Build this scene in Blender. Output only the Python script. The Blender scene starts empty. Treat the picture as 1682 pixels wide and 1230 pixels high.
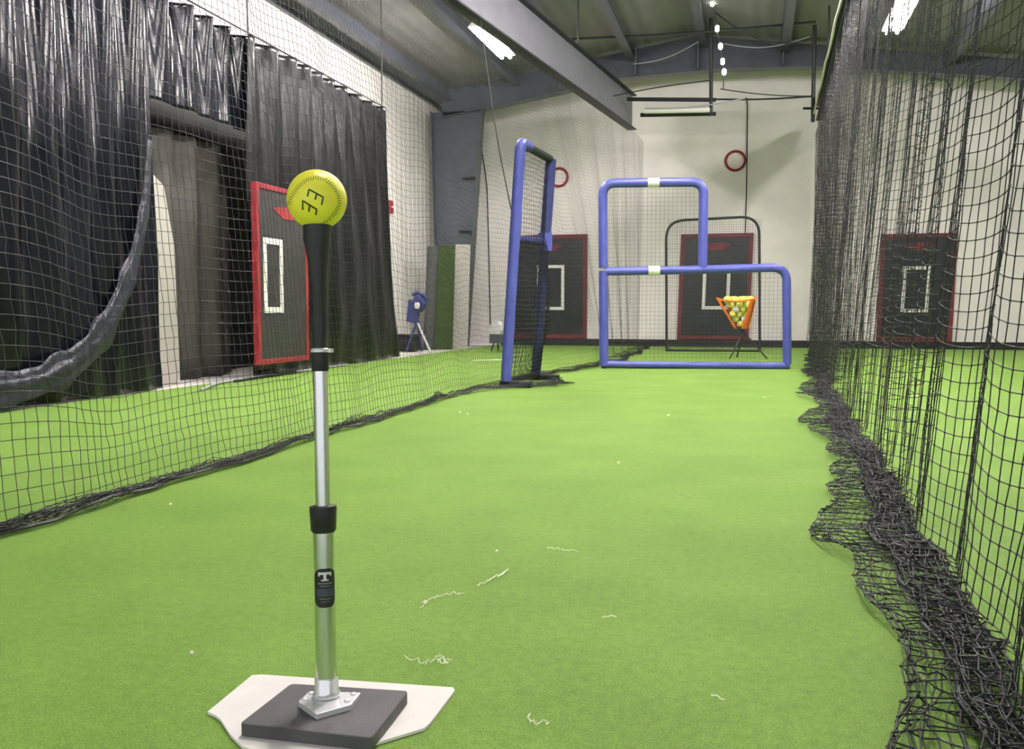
import bpy, math, random
import numpy as np
from mathutils import Vector, Matrix, Quaternion
PI = math.pi
random.seed(7)
scene = bpy.context.scene
COL = scene.collection

# ------------------------------------------------------------------ camera
F, CX, CY, H = 1500.0, 841.0, 615.0, 0.647
TH = math.atan(107.0 / F)
PS = math.atan((1240.0 - CX) / F * math.cos(TH))
cam = bpy.data.cameras.new('camera'); camo = bpy.data.objects.new('camera', cam); COL.objects.link(camo)
cam.sensor_fit = 'HORIZONTAL'; cam.sensor_width = 36.0; cam.lens = 36.0 * F / 1682.0
cam.clip_start = 0.05; cam.clip_end = 200
camo.location = (0, 0, H); camo.rotation_euler = (PI / 2 - TH, 0, PS)
scene.camera = camo
RT = Vector((math.cos(PS), math.sin(PS), 0))
FW = Vector((-math.sin(PS) * math.cos(TH), math.cos(PS) * math.cos(TH), -math.sin(TH)))
UP = RT.cross(FW)
C0 = Vector((0, 0, H))
# ------------------------------------------------------------------ world, exposure
w = bpy.data.worlds.new('world'); scene.world = w; w.use_nodes = True
w.node_tree.nodes['Background'].inputs[0].default_value = (0.92, 0.95, 1.0, 1)
w.node_tree.nodes['Background'].inputs[1].default_value = 0.42
scene.view_settings.view_transform = 'Standard'
try: scene.view_settings.look = 'None'
except Exception: pass
scene.view_settings.gamma = 1.0; scene.view_settings.use_curve_mapping = False
scene.view_settings.exposure = 1.62
LAMP = 84.0

# real-place helpers: where a line of sight meets a real surface
def ray(x, y): return ((x - CX) / F) * RT + ((CY - y) / F) * UP + FW
def on_plane(x, y, p0, n):
    r = ray(x, y); return C0 + r * ((Vector(p0) - C0).dot(Vector(n)) / r.dot(Vector(n)))
def gz(x, y, z=0.0): return on_plane(x, y, (0, 0, z), (0, 0, 1))
def gX(x, y, X): return on_plane(x, y, (X, 0, 0), (1, 0, 0))
def gY(x, y, Y): return on_plane(x, y, (0, Y, 0), (0, 1, 0))

# ------------------------------------------------------------------ materials
MATS = {}
def mat(name, col, rough=0.6, metal=0.0, noise=0.0, nscale=20.0, bump=0.0, bscale=None, spec=0.5, col2=None, stretch=(1, 1, 1), coat=0.0, trans=0.0):
    if name in MATS: return MATS[name]
    m = bpy.data.materials.new(name); m.use_nodes = True
    nt = m.node_tree; b = nt.nodes['Principled BSDF']
    b.inputs['Base Color'].default_value = (*col, 1); b.inputs['Roughness'].default_value = rough
    b.inputs['Metallic'].default_value = metal; b.inputs['Specular IOR Level'].default_value = spec
    b.inputs['Coat Weight'].default_value = coat
    b.inputs['Transmission Weight'].default_value = trans
    tc = nt.nodes.new('ShaderNodeTexCoord'); mp = nt.nodes.new('ShaderNodeMapping')
    mp.inputs['Scale'].default_value = stretch; nt.links.new(tc.outputs['Object'], mp.inputs['Vector'])
    n = nt.nodes.new('ShaderNodeTexNoise'); n.inputs['Scale'].default_value = nscale; n.inputs['Detail'].default_value = 5
    nt.links.new(mp.outputs[0], n.inputs['Vector'])
    r = nt.nodes.new('ShaderNodeValToRGB')
    c2 = col2 or tuple(min(1, c * (1 + noise)) for c in col); c1 = tuple(c * (1 - noise) for c in col)
    r.color_ramp.elements[0].position = 0.3; r.color_ramp.elements[1].position = 0.7
    r.color_ramp.elements[0].color = (*c1, 1); r.color_ramp.elements[1].color = (*c2, 1)
    nt.links.new(n.outputs[0], r.inputs[0]); nt.links.new(r.outputs[0], b.inputs['Base Color'])
    if bump:
        n2 = nt.nodes.new('ShaderNodeTexNoise'); n2.inputs['Scale'].default_value = bscale or nscale * 2
        n2.inputs['Detail'].default_value = 4
        nt.links.new(mp.outputs[0], n2.inputs['Vector'])
        bp = nt.nodes.new('ShaderNodeBump'); bp.inputs['Strength'].default_value = bump; bp.inputs['Distance'].default_value = 0.02
        nt.links.new(n2.outputs[0], bp.inputs['Height']); nt.links.new(bp.outputs[0], b.inputs['Normal'])
    MATS[name] = m; return m
def emit(name, col, s):
    m = bpy.data.materials.new(name); m.use_nodes = True; nt = m.node_tree
    b = nt.nodes['Principled BSDF']; b.inputs['Base Color'].default_value = (*col, 1)
    b.inputs['Emission Color'].default_value = (*col, 1); b.inputs['Emission Strength'].default_value = s
    return m
def turf_mat():
    m = bpy.data.materials.new('turf'); m.use_nodes = True; nt = m.node_tree; b = nt.nodes['Principled BSDF']
    L = nt.links.new; N = nt.nodes.new
    b.inputs['Roughness'].default_value = 0.75; b.inputs['Specular IOR Level'].default_value = 0.25
    b.inputs['Sheen Weight'].default_value = 0.35; b.inputs['Sheen Roughness'].default_value = 0.4; b.inputs['Sheen Tint'].default_value = (0.62, 1, 0.3, 1)
    tc = N('ShaderNodeTexCoord')
    n1 = N('ShaderNodeTexNoise'); n1.inputs['Scale'].default_value = 260; n1.inputs['Detail'].default_value = 4
    n2 = N('ShaderNodeTexNoise'); n2.inputs['Scale'].default_value = 2.2; n2.inputs['Detail'].default_value = 6
    n3 = N('ShaderNodeTexNoise'); n3.inputs['Scale'].default_value = 45; n3.inputs['Detail'].default_value = 5
    for n in (n1, n2, n3): L(tc.outputs['Object'], n.inputs['Vector'])
    r1 = N('ShaderNodeValToRGB'); r1.color_ramp.elements[0].position = .32; r1.color_ramp.elements[1].position = .68
    r1.color_ramp.elements[0].color = (0.108, 0.225, 0.022, 1); r1.color_ramp.elements[1].color = (0.245, 0.40, 0.070, 1)
    L(n1.outputs[0], r1.inputs[0])
    r2 = N('ShaderNodeValToRGB'); r2.color_ramp.elements[0].position = .35; r2.color_ramp.elements[1].position = .65
    r2.color_ramp.elements[0].color = (.86, .88, .84, 1); r2.color_ramp.elements[1].color = (1.1, 1.08, 1.12, 1)
    L(n2.outputs[0], r2.inputs[0])
    r3 = N('ShaderNodeValToRGB'); r3.color_ramp.elements[0].position = .3; r3.color_ramp.elements[1].position = .7
    r3.color_ramp.elements[0].color = (.86, .86, .86, 1); r3.color_ramp.elements[1].color = (1.1, 1.1, 1.1, 1)
    L(n3.outputs[0], r3.inputs[0])
    m1 = N('ShaderNodeMix'); m1.data_type = 'RGBA'; m1.blend_type = 'MULTIPLY'; m1.inputs[0].default_value = 1
    L(r1.outputs[0], m1.inputs[6]); L(r2.outputs[0], m1.inputs[7])
    m2 = N('ShaderNodeMix'); m2.data_type = 'RGBA'; m2.blend_type = 'MULTIPLY'; m2.inputs[0].default_value = 1
    L(m1.outputs[2], m2.inputs[6]); L(r3.outputs[0], m2.inputs[7]); L(m2.outputs[2], b.inputs['Base Color'])
    bp = N('ShaderNodeBump'); bp.inputs['Strength'].default_value = .5; bp.inputs['Distance'].default_value = .006
    L(n1.outputs[0], bp.inputs['Height']); L(bp.outputs[0], b.inputs['Normal'])
    return m
def ribbed(name, c1, c2, per, axis='Y', rough=.6):
    m = bpy.data.materials.new(name); m.use_nodes = True; nt = m.node_tree; b = nt.nodes['Principled BSDF']
    b.inputs['Roughness'].default_value = rough
    tc = nt.nodes.new('ShaderNodeTexCoord'); wv = nt.nodes.new('ShaderNodeTexWave'); wv.bands_direction = axis
    wv.inputs['Scale'].default_value = per; wv.inputs['Distortion'].default_value = .3; wv.inputs['Detail'].default_value = 2
    nt.links.new(tc.outputs['Object'], wv.inputs['Vector'])
    n = nt.nodes.new('ShaderNodeTexNoise'); n.inputs['Scale'].default_value = 1.5
    nt.links.new(tc.outputs['Object'], n.inputs['Vector'])
    r = nt.nodes.new('ShaderNodeValToRGB'); r.color_ramp.elements[0].color = (*c1, 1); r.color_ramp.elements[1].color = (*c2, 1)
    nt.links.new(n.outputs[0], r.inputs[0]); nt.links.new(r.outputs[0], b.inputs['Base Color'])
    bp = nt.nodes.new('ShaderNodeBump'); bp.inputs['Strength'].default_value = .5; bp.inputs['Distance'].default_value = .02
    nt.links.new(wv.outputs[1], bp.inputs['Height']); nt.links.new(bp.outputs[0], b.inputs['Normal'])
    return m
M_turf = turf_mat()
M_conc = mat('concrete', (.62, .59, .55), .8, noise=.12, nscale=6, bump=.1)
M_wall = mat('white_wall', (.90, .85, .82), .75, noise=.05, nscale=2.5, bump=.08, bscale=30)
M_wallL = ribbed('white_panel_wall', (.80, .76, .72), (.88, .84, .80), 1.6, 'Y')
M_ceil = ribbed('roof_insulation', (.20, .195, .185), (.28, .27, .27), 1.4, 'X')
M_steel = mat('painted_grey_steel', (.075, .083, .105), .38, noise=.12, nscale=5)
M_steelL = mat('light_grey_steel', (.185, .185, .21), .42, noise=.08, nscale=4)
M_dark = mat('dark_steel', (.02, .022, .025), .5)
M_net = mat('black_net_cord', (.016, .017, .018), .45, spec=.5)
M_netf = mat('thin_black_net', (.05, .05, .05), .6)
M_plast = mat('black_plastic_sheet', (.004, .005, .008), .17, spec=.26, noise=.35, nscale=3, bump=.22, bscale=10, stretch=(1, 1, .08), col2=(.009, .010, .015))
M_tarp = mat('charcoal_tarp', (.005, .0055, .006), .30, spec=.35, noise=.4, nscale=5, bump=.4, bscale=9, stretch=(1, 1, .4))
M_blue = mat('blue_padding', (.085, .10, .40), .33, noise=.12, nscale=14, bump=.15)
M_blueM = mat('blue_painted_metal', (.035, .045, .17), .4, noise=.15)
M_white = mat('white_vinyl', (.86, .84, .8), .5)
M_plate = mat('white_rubber', (.86, .82, .77), .6, noise=.04, nscale=15)
M_rub = mat('black_rubber', (.014, .014, .015), .5, noise=.2, nscale=30)
M_base = mat('worn_dark_rubber', (.085, .08, .084), .62, noise=.22, nscale=9, bump=.1, bscale=200)
M_alu = mat('brushed_aluminium', (.72, .72, .73), .24, metal=1.0, noise=.05, nscale=30, stretch=(1, 1, .1))
M_alud = mat('dull_aluminium', (.72, .71, .71), .4, metal=.35, noise=.05)
M_yel = mat('optic_yellow_leather', (.98, .90, .06), .42, noise=.04, nscale=60, bump=.08, bscale=140, spec=.5)
M_ink = mat('dark_green_ink', (.03, .07, .01), .5)
M_st = mat('olive_thread', (.22, .28, .02), .6)
M_red = mat('red_vinyl_border', (.30, .018, .03), .5, noise=.2, nscale=8)
M_redd = mat('dark_red_vinyl', (.15, .02, .03), .55, noise=.2, nscale=8)
M_pad = mat('black_vinyl_pad', (.012, .015, .018), .45, noise=.3, nscale=4, bump=.25, bscale=6)
M_padl = mat('grey_mesh_pad', (.028, .028, .028), .6, noise=.25, nscale=12)
M_orange = mat('orange_fabric', (.9, .19, .02), .55)
M_ballg = mat('lime_ball', (.60, .80, .20), .5)
M_bally = mat('yellow_ball', (.85, .85, .18), .5)
M_ballw = mat('white_ball', (.85, .85, .8), .5)
M_green = mat('green_turf_roll', (.032, .06, .012), .9, noise=.25, nscale=60)
M_back = mat('dark_turf_backing', (.06, .065, .062), .8, noise=.2)
M_pale = mat('pale_board', (.42, .40, .36), .7, noise=.05)
M_doorshade = mat('dark_olive_shade', (.018, .02, .015), .6)  # doorway shade put into the colour
M_beige = mat('grey_brown_sheet', (.055, .05, .042), .7, noise=.1, nscale=3)
M_thread = mat('white_fibre', (.85, .88, .7), .6)
M_clear = mat('clear_collar', (.85, .85, .85), .15, metal=.5)
M_seam = mat('grey_cord', (.35, .36, .37), .5)
M_lamp = emit('lamp_tube', (1.0, .94, .93), LAMP)
M_led = emit('small_lamp', (1.0, .98, .94), 6)

# ------------------------------------------------------------------ mesh builder
def rnd(v): return [list(map(float, p)) for p in v]
class B:
    def __init__(s): s.v = []; s.f = []
    def add(s, v, f):
        o = len(s.v); s.v += [tuple(map(float, p)) for p in v]; s.f += [tuple(i + o for i in q) for q in f]; return s
    def box(s, c, d, R=None):
        c = Vector(c); h = [x / 2 for x in d]; R = R or Matrix.Identity(3)
        vs = [c + R @ Vector((sx * h[0], sy * h[1], sz * h[2])) for sx in (-1, 1) for sy in (-1, 1) for sz in (-1, 1)]
        return s.add(vs, [(0, 1, 3, 2), (4, 6, 7, 5), (0, 4, 5, 1), (2, 3, 7, 6), (0, 2, 6, 4), (1, 5, 7, 3)])
    def tube(s, path, r, n=10, closed=False, caps=True):
        P = [Vector(p) for p in path]; k = len(P); rs = r if hasattr(r, '__len__') else [r] * k
        ring = []; prev = None
        for i in range(k):
            if closed: t = P[(i + 1) % k] - P[i - 1]
            else: t = P[min(i + 1, k - 1)] - P[max(i - 1, 0)]
            t.normalize()
            if prev is None:
                a = Vector((0, 0, 1)) if abs(t.z) < .9 else Vector((1, 0, 0))
                u = t.cross(a).normalized()
            else:
                u = (prev - t * prev.dot(t)); u = u.normalized() if u.length > 1e-6 else t.orthogonal().normalized()
            prev = u; v = t.cross(u)
            ring.append([P[i] + (u * math.cos(2 * PI * j / n) + v * math.sin(2 * PI * j / n)) * rs[i] for j in range(n)])
        vs = [p for q in ring for p in q]; fs = []
        m = k if closed else k - 1
        for i in range(m):
            a = i * n; b = ((i + 1) % k) * n
            for j in range(n):
                fs.append((a + j, a + (j + 1) % n, b + (j + 1) % n, b + j))
        if caps and not closed: fs += [tuple(range(n))[::-1], tuple(range((k - 1) * n, k * n))]
        return s.add(vs, fs)
    def lathe(s, prof, c=(0, 0, 0), n=32, R=None):
        c = Vector(c); R = R or Matrix.Identity(3); vs = []; fs = []; k = len(prof)
        for r, z in prof:
            for j in range(n): vs.append(c + R @ Vector((r * math.cos(2 * PI * j / n), r * math.sin(2 * PI * j / n), z)))
        for i in range(k - 1):
            for j in range(n): fs.append((i * n + j, i * n + (j + 1) % n, (i + 1) * n + (j + 1) % n, (i + 1) * n + j))
        fs += [tuple(range(n))[::-1], tuple(range((k - 1) * n, k * n))]
        return s.add(vs, fs)
    def prism(s, poly, ext):
        ext = Vector(ext); k = len(poly); P = [Vector(p) for p in poly]
        vs = P + [p + ext for p in P]
        fs = [tuple(range(k))[::-1], tuple(range(k, 2 * k))] + [(i, (i + 1) % k, k + (i + 1) % k, k + i) for i in range(k)]
        return s.add(vs, fs)
    def sphere(s, c, r, n=24, m=14):
        c = Vector(c); vs = [c + Vector((0, 0, -r))]; fs = []
        for i in range(1, m):
            a = -PI / 2 + PI * i / m
            for j in range(n): vs.append(c + Vector((r * math.cos(a) * math.cos(2 * PI * j / n), r * math.cos(a) * math.sin(2 * PI * j / n), r * math.sin(a))))
        vs.append(c + Vector((0, 0, r))); e = len(vs) - 1
        for j in range(n): fs.append((0, 1 + (j + 1) % n, 1 + j)); fs.append((e, e - n + j, e - n + (j + 1) % n))
        for i in range(m - 2):
            for j in range(n):
                a = 1 + i * n
                fs.append((a + j, a + (j + 1) % n, a + n + (j + 1) % n, a + n + j))
        return s.add(vs, fs)
    def build(s, name, m, parent=None, smooth=False, bevel=0.0):
        me = bpy.data.meshes.new(name); me.from_pydata(s.v, [], s.f); me.update(); me.materials.append(m)
        o = bpy.data.objects.new(name, me); COL.objects.link(o)
        if parent:
            o.parent = parent; me.transform(Matrix.Translation(-parent.location)) if parent.type == 'EMPTY' else None
        if smooth:
            for p in me.polygons: p.use_smooth = True
            if smooth != 'all':
                try: me.set_sharp_from_angle(angle=math.radians(40))
                except Exception: pass
        if bevel:
            md = o.modifiers.new('bevel', 'BEVEL'); md.width = bevel; md.segments = 2; md.limit_method = 'ANGLE'
        return o
def sub(parent, child):     # child built in world coords of the thing's Empty frame -> sub-part
    child.parent = parent; return child
def tag(o, label, cat, group=None, kind=None):
    if kind: o['kind'] = kind
    if label: o['label'] = label
    if cat: o['category'] = cat
    if group: o['group'] = group
    return o
def thing(name, loc, label, cat, group=None):
    o = bpy.data.objects.new(name, None); COL.objects.link(o); o.location = loc; o.empty_display_size = .1
    return tag(o, label, cat, group)
def subpart(b, name, m, part, **k):   # part is a mesh child of an Empty; its frame has the Empty's origin
    o = b.build(name, m, None, **k); root = part.parent
    if root and root.type == 'EMPTY': o.data.transform(Matrix.Translation(-root.location))
    o.parent = part; return o
def S(o): o['kind'] = 'structure'; return o

# ------------------------------------------------------------------ room
YW = 16.2; XL = -5.6; XR = 7.5; RX = -1.0; RZ = 5.05; SL = .145
def roof(x): return RZ - SL * abs(x - RX)
S(B().box(((-4.6 + XR) / 2, (YW - 3) / 2, -.01), (XR + 4.6, YW + 3, .02)).build('floor', M_turf))
S(B().box(((XL - 4.6) / 2 - .1, (YW - 3) / 2, -.02), (-4.6 - XL + .2, YW + 3, .03)).build('floor', M_conc))
S(B().box(((XL + XR) / 2, YW + .1, 2.6), (XR - XL + .4, .2, 5.2)).build('wall_back', M_wall))
S(B().box((XL - .1, (YW - 3) / 2, 2.15), (.2, YW + 3, 4.33)).build('wall_left', M_wallL))
S(B().box((XR + .1, (YW - 3) / 2, 1.95), (.2, YW + 3, 3.9)).build('wall_right', M_wallL))
ce = B()
ce.add([(XL - .2, -3, roof(XL)), (RX, -3, RZ), (RX, YW + .2, RZ), (XL - .2, YW + .2, roof(XL)), (XR + .2, -3, roof(XR)), (XR + .2, YW + .2, roof(XR))] +
       [(XL - .2, -3, roof(XL) + .1), (RX, -3, RZ + .1), (RX, YW + .2, RZ + .1), (XL - .2, YW + .2, roof(XL) + .1), (XR + .2, -3, roof(XR) + .1), (XR + .2, YW + .2, roof(XR) + .1)],
       [(0, 3, 2, 1), (1, 2, 5, 4), (6, 7, 8, 9), (7, 10, 11, 8), (0, 1, 7, 6), (1, 4, 10, 7), (3, 9, 8, 2), (2, 8, 11, 5), (0, 6, 9, 3), (4, 5, 11, 10)])
ceil = S(ce.build('ceiling', M_ceil))
for x in (-5.2, -4.0, -3.0, -2.05, -.9, .35, 1.5, 2.7, 4.0, 5.5, 6.9):
    p = B(); z = roof(x)
    p.box((x, (YW - 3) / 2, z - .1), (.07, YW + 3, .2)); p.box((x + .04, (YW - 3) / 2, z - .2), (.12, YW + 3, .015))
    p.build('purlin', M_steel, ceil)
S(B().box(((-4.5 + XR) / 2, YW - .03, .06), (XR + 4.5, .05, .12)).build('baseboard_back', M_rub))
S(B().box((XL + .03, (YW + 3) / 2 - .2, 4.28), (.06, YW + 1, .07)).build('trim_1', M_steel))
d1 = S(B().box((XL + .03, 9.0, 1.5), (.05, 3.4, 3.0)).build('wall_shade_panel', M_doorshade))  # dark panel painted in for the deep shade seen through the doorway
B().tube([(XL + .08, 8.3, 1.0), (XL + .13, 8.3, 1.0), (XL + .13, 8.42, 1.0)], .012, 8).build('shade_panel_handle', M_alud, d1)

# end frame: tapered column and rafter
YC = 15.25
cl = B()
a0, a1 = gY(722, 575, YC).x, gY(766, 575, YC).x
b0, b1 = gY(712, 170, YC).x, gY(792, 190, YC).x
def ipoly(p0, p1, q0, q1, y, z0, z1, th=.012, fl=.24):
    # p: left x at bottom/top ; q: right x at bottom/top ; web + two flanges
    b = B()
    b.prism([(p0, y, z0), (q0, y, z0), (q1, y, z1), (p1, y, z1)], (0, th, 0))
    b.prism([(q0, y - fl / 2, z0), (q0 + .014, y - fl / 2, z0), (q1 + .014, y - fl / 2, z1), (q1, y - fl / 2, z1)], (0, fl, 0))
    b.prism([(p0 - .014, y - fl / 2, z0), (p0, y - fl / 2, z0), (p1, y - fl / 2, z1), (p1 - .014, y - fl / 2, z1)], (0, fl, 0))
    return b
t = thing('steel_column', ((a0 + a1) / 2, YC, .0), 'dark grey tapered steel column at the left end of the back wall', 'column')
ipoly(a0, b0, a1, b1, YC, 0, 4.05).build('column_shaft', M_steel, t)
for z in (1.05, 2.0, 2.9):
    xr = a1 + (b1 - a1) * z / 4.05
    B().box((xr - .12, YC - .06, z), (.26, .1, .02)).build('stiffener', M_dark, t)
t = thing('steel_rafter', (RX, YC, roof(RX)), 'grey blue steel roof rafter spanning above the back wall', 'rafter')
bot = [(-5.3, 3.95), (-4.1, 4.12), (-2.2, 4.42), (-.6, 4.47), (.9, 4.40), (3.2, 4.12), (7.4, 3.5)]
b = B()
for (x0, z0), (x1, z1) in zip(bot, bot[1:]):
    xs = [x0, x1]
    if x0 < RX < x1:
        zm = z0 + (z1 - z0) * (RX - x0) / (x1 - x0); segs = [((x0, z0), (RX, zm)), ((RX, zm), (x1, z1))]
    else: segs = [((x0, z0), (x1, z1))]
    for (u0, v0), (u1, v1) in segs:
        b.prism([(u0, YC, v0), (u1, YC, v1), (u1, YC, roof(u1) - .03), (u0, YC, roof(u0) - .03)], (0, .012, 0))
        b.prism([(u0, YC - .11, v0), (u1, YC - .11, v1), (u1, YC - .11, v1 - .014), (u0, YC - .11, v0 - .014)], (0, .22, 0))
b.build('rafter_web', M_steel, t)
for x in (-3.2, -1.95, -.95, .35, 1.6):
    z0 = np.interp(x, [q[0] for q in bot], [q[1] for q in bot])
    B().box((x, YC - .055, (z0 + roof(x)) / 2), (.012, .1, roof(x) - z0 - .05)).build('stiffener', M_steelL, t)
# other rafters nearer the camera, above the frame
for Y in (7.7, .5):
    t = thing('steel_rafter', (RX, Y, roof(RX)), 'grey steel roof rafter above the batting lane, %s' % ('nearer than the end frame' if Y > 5 else 'over the tee'), 'rafter')
    b = B()
    for s in (-1, 1):
        xe = XL if s < 0 else XR
        b.prism([(RX, Y, roof(RX) - .45), (xe, Y, roof(xe) - .35), (xe, Y, roof(xe) - .03), (RX, Y, roof(RX) - .03)], (0, .012, 0))
        b.prism([(RX, Y - .1, roof(RX) - .45), (xe, Y - .1, roof(xe) - .35), (xe, Y - .1, roof(xe) - .365), (RX, Y - .1, roof(RX) - .465)], (0, .2, 0))
    b.build('rafter_web', M_steel, t)

# ------------------------------------------------------------------ lane beams that carry the nets
ZB = 3.55
LB = lambda Y: -1.96 - (15.1 - Y) * .128 if Y > 4 else -3.381 - (4 - Y) * .05
RB = lambda Y: .92 - (15 - Y) * .012
t = thing('steel_beam', (LB(15.1), 15.1, ZB), 'long grey steel beam over the left net, running to the back wall', 'beam')
def beam(fx, side, hgt=.52, y0=-1.0, y1=15.0):
    web = B(); fl = B()
    ys = [y0, 4, y1]
    for ya, yb in zip(ys, ys[1:]):
        xa, xb = fx(ya), fx(yb)
        web.prism([(xa, ya, ZB), (xb, yb, ZB), (xb, yb, ZB + hgt), (xa, ya, ZB + hgt)], (.016 * side, 0, 0))
        fl.prism([(xa - .07, ya, ZB - .015), (xb - .07, yb, ZB - .015), (xb + .07, yb, ZB - .015), (xa + .07, ya, ZB - .015)], (0, 0, .018))
        fl.prism([(xa - .07, ya, ZB + hgt), (xb - .07, yb, ZB + hgt), (xb + .07, yb, ZB + hgt), (xa + .07, ya, ZB + hgt)], (0, 0, .018))
    return web, fl
wv, fl = beam(LB, -1); wv.build('beam_web', M_steelL, t); fl.build('beam_flange', M_dark, t)
for y in (6.5, 9.2, 12.2): B().tube([(LB(y), y, ZB + .52), (LB(y), y, roof(LB(y)) - .02)], .012, 8).build('hanger_rod', M_dark, t)
t = thing('steel_beam', (RB(15), 15, ZB), 'slim dark steel beam over the right net, running to the back wall', 'beam')
wv, fl = beam(RB, 1, .2); wv.build('beam_web', M_steelL, t); fl.build('beam_flange', M_dark, t)
for y in (6.5, 10.2, 13.4): B().tube([(RB(y), y, ZB + .2), (RB(y), y, roof(RB(y)) - .02)], .012, 8).build('hanger_rod', M_dark, t)

# ------------------------------------------------------------------ lamps
def fixture(x, y0, y1, z, label):
    t = thing('ceiling_light', (x, (y0 + y1) / 2, z), label, 'light', 'long tube lights over the lanes')
    b = B(); ym = (y0 + y1) / 2; L = y1 - y0
    b.prism([(x - .13, y0, z + .03), (x + .13, y0, z + .03), (x + .06, y0, z + .09), (x - .06, y0, z + .09)], (0, L, 0))
    b.build('housing', M_white, t)
    for s in (-1, 1):
        B().tube([(x + s * .06, y0 + .03, z), (x + s * .06, y1 - .03, z)], .022, 10).build('lamp_tube', M_lamp, t, smooth=True)
    for y in (y0 + .2, y1 - .2):
        B().tube([(x, y, z + .09), (x, y, roof(x) - .02)], .004, 6).build('hanger_wire', M_seam, t)
fixture(-3.42, 11.2, 12.6, 4.15, 'glowing tube light seen left of the left steel beam, through the left net')
fixture(1.62, 11.2, 12.75, 4.15, 'glowing tube light seen right of the right beam, through the right net')
for x, side in ((-3.42, 'left'), (1.62, 'right')):
    for y0, n in ((8.2, 'second from the back wall'), (4.6, 'third from the back wall')):
        fixture(x, y0, y0 + 1.4, 4.05, 'tube light on the %s side, %s' % (side, n))

for y0, n in ((8.0, 'farthest of the row over the lane'), (5.0, 'middle of the row over the lane'), (2.3, 'nearest of the row over the lane')):  # unseen row added to brighten the middle turf and back wall
    fixture(-.55, y0, y0 + 1.4, 4.2, 'added out-of-view tube light, %s' % n)
# ------------------------------------------------------------------ nets
def grid_tubes(P, r, sides=3):
    nu, nv = P.shape[:2]
    V = []; Fc = []; off = 0
    for ax in (0, 1):
        Q = P if ax == 0 else np.swapaxes(P, 0, 1)       # strands run along axis 1
        a, b = Q.shape[:2]
        T = np.gradient(Q, axis=1); T /= (np.linalg.norm(T, axis=2, keepdims=True) + 1e-9)
        ref = np.array([.93, .22, .29]); U = np.cross(T, ref); U /= (np.linalg.norm(U, axis=2, keepdims=True) + 1e-9)
        W = np.cross(T, U)
        ang = 2 * PI * np.arange(sides) / sides
        rr_ = (r if ax == 0 else np.swapaxes(r, 0, 1))[:, :, None, None] if isinstance(r, np.ndarray) else r
        R = Q[:, :, None, :] + rr_ * (U[:, :, None, :] * np.cos(ang)[None, None, :, None] + W[:, :, None, :] * np.sin(ang)[None, None, :, None])
        idx = off + np.arange(a * b * sides).reshape(a, b, sides)
        i0 = idx[:, :-1, :]; i1 = idx[:, 1:, :]
        q = np.stack([i0, np.roll(i0, -1, 2), np.roll(i1, -1, 2), i1], -1).reshape(-1, 4)
        V.append(R.reshape(-1, 3)); Fc.append(q); off += a * b * sides
    return np.concatenate(V), np.concatenate(Fc)
def knots(P, r):
    C = P.reshape(-1, 3); o = np.array([(1, 0, 0), (-1, 0, 0), (0, 1, 0), (0, -1, 0), (0, 0, 1), (0, 0, -1)]) * r
    V = (C[:, None, :] + o[None]).reshape(-1, 3)
    f = np.array([(0, 2, 4), (2, 1, 4), (1, 3, 4), (3, 0, 4), (2, 0, 5), (1, 2, 5), (3, 1, 5), (0, 3, 5)])
    return V, (f[None] + 6 * np.arange(len(C))[:, None, None]).reshape(-1, 3)
def np_mesh(name, V, quads, tris, m, parent=None, smooth=True):
    me = bpy.data.meshes.new(name)
    me.vertices.add(len(V)); me.vertices.foreach_set('co', V.astype(np.float32).ravel())
    nq, ntr = len(quads), len(tris)
    me.loops.add(nq * 4 + ntr * 3)
    li = np.concatenate([quads.ravel(), tris.ravel()]) if ntr else quads.ravel()
    me.loops.foreach_set('vertex_index', li.astype(np.int32))
    me.polygons.add(nq + ntr)
    st = np.concatenate([np.arange(nq) * 4, nq * 4 + np.arange(ntr) * 3])
    me.polygons.foreach_set('loop_start', st.astype(np.int32))
    me.update(calc_edges=True); me.validate(); me.materials.append(m)
    if smooth: me.polygons.foreach_set('use_smooth', np.ones(nq + ntr, dtype=bool))
    o = bpy.data.objects.new(name, me); COL.objects.link(o)
    if parent: o.parent = parent; me.transform(Matrix.Translation(-parent.location))
    return o
def make_net(name, P, r, kn, m, parent=None, ymax_knots=6.0):
    V, Q = grid_tubes(P, r)
    T = np.zeros((0, 3), int)
    if kn:
        sel = P[P[:, 0, 1] < ymax_knots]
        if len(sel):
            KV, T = knots(sel, kn); T = T + len(V); V = np.concatenate([V, KV])
    return np_mesh(name, V, Q, T, m, parent)
def wavy(seed, x):
    rs = np.random.RandomState(seed); y = 0
    for k in range(5):
        y = y + rs.uniform(.4, 1) * np.sin(x * rs.uniform(.7, 1.4) * (k + 1) + rs.uniform(0, 6.28)) / (k + 1)
    return y
CELL = .0455
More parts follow.
